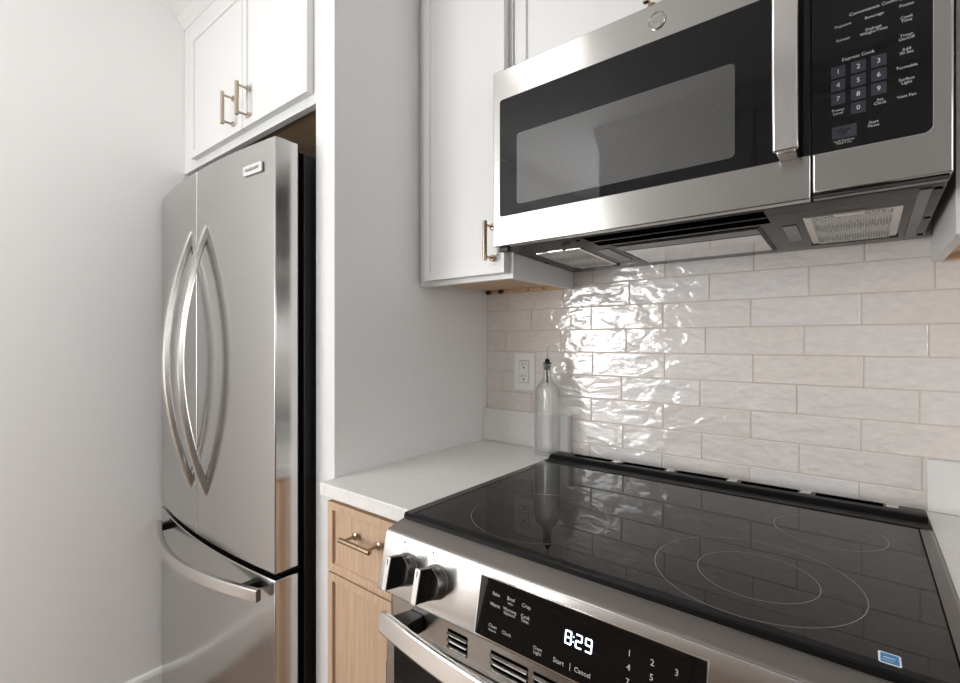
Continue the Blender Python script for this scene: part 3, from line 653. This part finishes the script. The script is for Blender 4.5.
# round badge
lc = Vector((-0.2885, my - 0.0002, 1.8115)); mb = MB(); mb.lathe(lc, [(0.0155, 0), (0.0155, 0.002), (0.0148, 0.0028), (0.0138, 0.0028), (0.0130, 0.0016)], 40, (0, -1, 0))
bdg = mb.build('round_badge', 'steel', door, smooth=True)
mb = MB(); mb.text('GE', 0.0145, lc + Vector((0, -0.0018, 0.0)), UX, (0, 0, 1), shear=0.3)
for q in range(4):
    a = PI / 4 + q * PI / 2
    c = lc + Vector((math.cos(a) * 0.0103, -0.0019, math.sin(a) * 0.0103))
    mb.lathe(c, [(0.0014, 0), (0.0014, 0.0002)], 10, (0, -1, 0))
mb.build('monogram', 'dimprint', bdg)
# keys
kx = (-0.0282, -0.0052, 0.0172)
for r_, row in enumerate(('123', '456', '789', ' 0 ')):
    for c_, ch in enumerate(row):
        if ch == ' ': continue
        z = 1.6275 - 0.0195 * r_; x = kx[c_]
        k = MB().box(x - 0.0083, x + 0.0083, my - 0.0016, my - 0.0011, z - 0.0082, z + 0.0082).build('key', 'key', cg)
        MB().text(ch, 0.0092, (x, my - 0.0016, z), UX, (0, 0, 1)).build('key_number', 'print', k)
k = MB().box(-0.0355, -0.0070, my - 0.0016, my - 0.0011, 1.5300, 1.5480).build('key', 'key', cg)
mb = MB()
def T2(s_, x, z, size=0.0056): MB().text(s_, size, (x, my - 0.0013, z), UX, (0, 0, 1), off=0.0003).build('lettering', 'print', cg)
T2('Express Cook', -0.0056, 1.6430, 0.0064); T2('Convenience Cooking', 0.0131, 1.7045, 0.0064)
for s_, x, z in (('Popcorn', -0.0226, 1.6928), ('Reheat', -0.0226, 1.6725), ('Beverage', 0.0121, 1.6926), ('Defrost\nWeight/Time', 0.0115, 1.6732), ('Potato', 0.0462, 1.6931), ('Cook\nTime', 0.0462, 1.6741),
                 ('Timer\nOn/Off', 0.0462, 1.6496), ('Add\n30 Sec', 0.0462, 1.6306), ('Turntable', 0.0462, 1.6089), ('Surface\nLight', 0.0462, 1.5899), ('Vent Fan', 0.0462, 1.5695), ('Set\nClock', 0.0185, 1.5706), ('Power\nLevel', -0.0282, 1.5698), ('Start\nPause', 0.0115, 1.5414), ('Cancel\nOff', -0.0213, 1.5392)): T2(s_, x, z)
T2('Lock Controls\nHold 3 Sec', -0.0213, 1.5250, 0.0040)
# underside parts; q(x, y, d) = point d below the sloping underside
def q(x, y, d=0.0): return (x, y, uz(y) - d)
def uslab(x0, x1, y0, y1, d0, d1, sk=0.0):
    return MB().hexa([q(x0, y0, d1), q(x1, y0, d1), q(x1, y1, d1), q(x0, y1, d1), q(x0, y0, d0), q(x1, y0, d0), q(x1, y1, d0), q(x0, y1, d0)])
for x0, x1 in ((-0.612, -0.496), (-0.0800, 0.0490)):
    f = uslab(x0, x1, 0.982, 1.196, -0.001, 0.0022).build('filter_frame', 'handle', mw, bevel=0.0006); f['label'] = 'bright filter frame'
    uslab(x0 + 0.011, x1 - 0.011, 0.9822, 1.1955, 0.0022, 0.0030).build('grease_filter', 'filter', f)
    uslab((x0 + x1) / 2 - 0.022, (x0 + x1) / 2 + 0.018, 0.974, 0.990, 0.0, 0.0040).build('filter_tab', 'handle', f, bevel=0.0006)
    uslab(x0 - 0.003, x1 + 0.003, 1.197, 1.203, 0.0, 0.0040).build('filter_lip', 'black', f)
uslab(-0.452, -0.128, 0.905, 0.985, -0.001, 0.0006).build('air_intake', 'void', mw)
uslab(-0.452, -0.128, 0.940, 0.943, 0.0006, 0.0022).build('intake_rib', 'black', mw)
lf = uslab(-0.430, -0.146, 1.000, 1.215, -0.001, 0.0018).build('lamp_frame', 'gloss_black', mw, bevel=0.0006)
uslab(-0.424, -0.152, 1.006, 1.045, 0.0018, 0.0034).build('lamp_latch_bar', 'housing', lf, bevel=0.0005)
uslab(-0.420, -0.153, 1.054, 1.205, 0.0018, 0.0030).build('lamp_lens', 'chrome', lf)
uslab(-0.4760, -0.4450, 1.02, 1.16, 0.0, 0.0018).build('moulded_tab', 'housing', mw, bevel=0.0006)
uslab(-0.1150, -0.0930, 1.02, 1.150, 0.0, 0.0018).build('moulded_tab', 'housing', mw, bevel=0.0006)
uslab(0.0610, 0.0760, 0.905, 1.225, 0.0, 0.0030).build('side_rib', 'housing', mw, bevel=0.0012)
for x, y in ((0.0820, 0.915), (0.0835, 1.085), (0.0835, 1.215), (-0.648, 1.09), (-0.47, 0.92)):
    MB().lathe(q(x, y, 0), [(0.0045, 0), (0.0045, 0.0012), (0.003, 0.0016)], 14, (0, 0, -1)).build('screw_hole', 'void', mw)
MB().box(mx0 + 0.006, mx0 + 0.03, 0.885, 0.896, 1.440, 1.4496).build('hinge', 'black', mw, bevel=0.001)

# ------------------------------------------------------------ cabinets across the aisle (behind the camera, seen in the microwave door and steel)
t4, ds4 = wallcab(-0.40, 0.398, 'white wall cabinet across the aisle, beside the open end of the kitchen', (-0.388, 0.386, 1.4005, 2.33), 1, doors=2, z1=2.36)
t4.location = (-0.80, -1.021, UB); t4.rotation_euler.z = PI
t5, ds5 = wallcab(-0.40, 0.398, 'white wall cabinet across the aisle, opposite the cooktop', (-0.388, 0.386, 1.4005, 2.33), 1, doors=2, z1=2.36)
t5.location = (0.0, -1.021, UB); t5.rotation_euler.z = PI
for tt in (t4, t5):
    z0 = tt.location.z
    cr_ = MB().prism([(-10.0, p[1], p[2]) for p in [(0, 0.969, 2.345), (0, 0.949, 2.345), (0, 0.930, 2.370), (0, 0.895, 2.400), (0, 0.880, 2.425), (0, 0.880, 2.449), (0, 0.969, 2.449)]], (0.798, 0, 0))
    for v in cr_.bm.verts: v.co = (v.co.x + 9.601, v.co.y - 1.10, v.co.z - UB); 
    me_ob = cr_.build('crown_moulding', 'white'); me_ob.parent = tt
for kx_, lab in ((-0.80, 'light oak base cabinet across the aisle, beside the open end'), (0.0, 'light oak base cabinet across the aisle, opposite the range')):
    before = set(bpy.data.objects); basecab(-0.398, 0.398, lab, 0.34)
    nb = [ob for ob in bpy.data.objects if ob not in before and ob.parent is None][0]
    nb.location = (kx_, -0.885, 0); nb.rotation_euler.z = PI
w3 = MB().box(-1.2, 0.42, -1.199, -0.565, 0.884, 0.914).build('worktop', 'quartz', bevel=0.002, org=(-0.39, -0.88, 0.884))
tag(w3, 'white quartz worktop across the aisle behind the camera', 'countertop')

# ------------------------------------------------------------ outlet
ox, oz, oy = -0.8245, 1.1425, YT - 0.0065
ot = MB().box(ox - 0.0385, ox + 0.0385, oy, YT, oz - 0.0585, oz + 0.0585).build('wall_outlet', 'outlet', bevel=0.003, seg=3, org=(ox, YT, oz))
tag(ot, 'white duplex wall outlet on the tiles above the left worktop', 'outlet')
rc = MB().box(ox - 0.0165, ox + 0.0165, oy - 0.0022, oy + 0.001, oz - 0.033, oz + 0.033).build('receptacle', 'outlet', ot, bevel=0.0012)
MB().box(ox - 0.0178, ox + 0.0178, oy - 0.0003, oy + 0.0005, oz - 0.0345, oz + 0.0345).build('receptacle_gap', 'dimprint', ot)
mb = MB()
for dz in (0.0175, -0.0185):
    yy = oy - 0.0024
    mb.box(ox - 0.0068, ox - 0.0050, yy, yy + 0.001, oz + dz + 0.001, oz + dz + 0.0095).box(ox + 0.0048, ox + 0.0064, yy, yy + 0.001, oz + dz + 0.002, oz + dz + 0.0090)
    mb.lathe((ox, yy + 0.001, oz + dz - 0.0055), [(0.0027, 0), (0.0027, 0.001)], 14, (0, -1, 0))
mb.build('sockets', 'void', ot)
for dz in (-0.0485, 0.0485): MB().lathe((ox, oy, oz + dz), [(0.0028, 0), (0.0028, 0.0006), (0.0018, 0.0011)], 14, (0, -1, 0)).build('screw', 'outlet', ot)

# ------------------------------------------------------------ oil bottle
BX, BY, BZ = -0.7040, 1.190, 0.9146
bt = thing('oil_bottle', 'clear hobnail glass oil bottle with black pour spout in the worktop corner', 'bottle', (BX, BY, BZ))
def sup(r, z, e, n=48):
    out = []
    for i in range(n):
        a = 2 * PI * i / n; c, s_ = math.cos(a), math.sin(a); k = (abs(c) ** e + abs(s_) ** e) ** (-1 / e)
        out.append((BX + r * k * c, BY + r * k * s_, BZ + z))
    return out
outer = [(0.026, 0.0, 5), (0.0285, 0.002, 5), (0.0305, 0.006, 5), (0.0308, 0.05, 5), (0.0308, 0.10, 5), (0.0308, 0.150, 5), (0.0306, 0.172, 4.5), (0.0300, 0.182, 4), (0.0280, 0.192, 3.2), (0.0240, 0.201, 2.6), (0.0190, 0.208, 2.2), (0.0150, 0.214, 2), (0.0128, 0.221, 2), (0.0118, 0.232, 2), (0.0116, 0.246, 2), (0.0124, 0.249, 2), (0.0134, 0.251, 2), (0.0134, 0.257, 2), (0.0122, 0.258, 2)]
inner = [(0.0098, 0.258, 2), (0.0096, 0.232, 2), (0.0108, 0.220, 2), (0.0168, 0.207, 2.2), (0.0256, 0.192, 3.2), (0.0280, 0.178, 4.5), (0.0284, 0.10, 5), (0.0282, 0.012, 5), (0.020, 0.008, 5)]
MB().loft([sup(r, z, e) for r, z, e in outer + inner]).build('bottle_glass', 'glass', bt, smooth=True)
sp = MB().lathe((BX, BY, BZ), [(0.0080, 0.240), (0.0092, 0.2575), (0.0092, 0.2582), (0.0135, 0.2584), (0.0135, 0.2606), (0.0080, 0.2615), (0.0062, 0.2700), (0.0045, 0.2720)], 24).build('stopper', 'black', bt, smooth=True)
MB().cyl((BX, BY, BZ + 0.202), (BX, BY, BZ + 0.240), 0.0030, 12).build('dip_tube', 'black', bt)
MB().cyl((BX, BY, BZ + 0.270), (BX + 0.001, BY, BZ + 0.3060), 0.0024, 12, 0.0016).build('pour_spout', 'knob', bt, smooth=True)
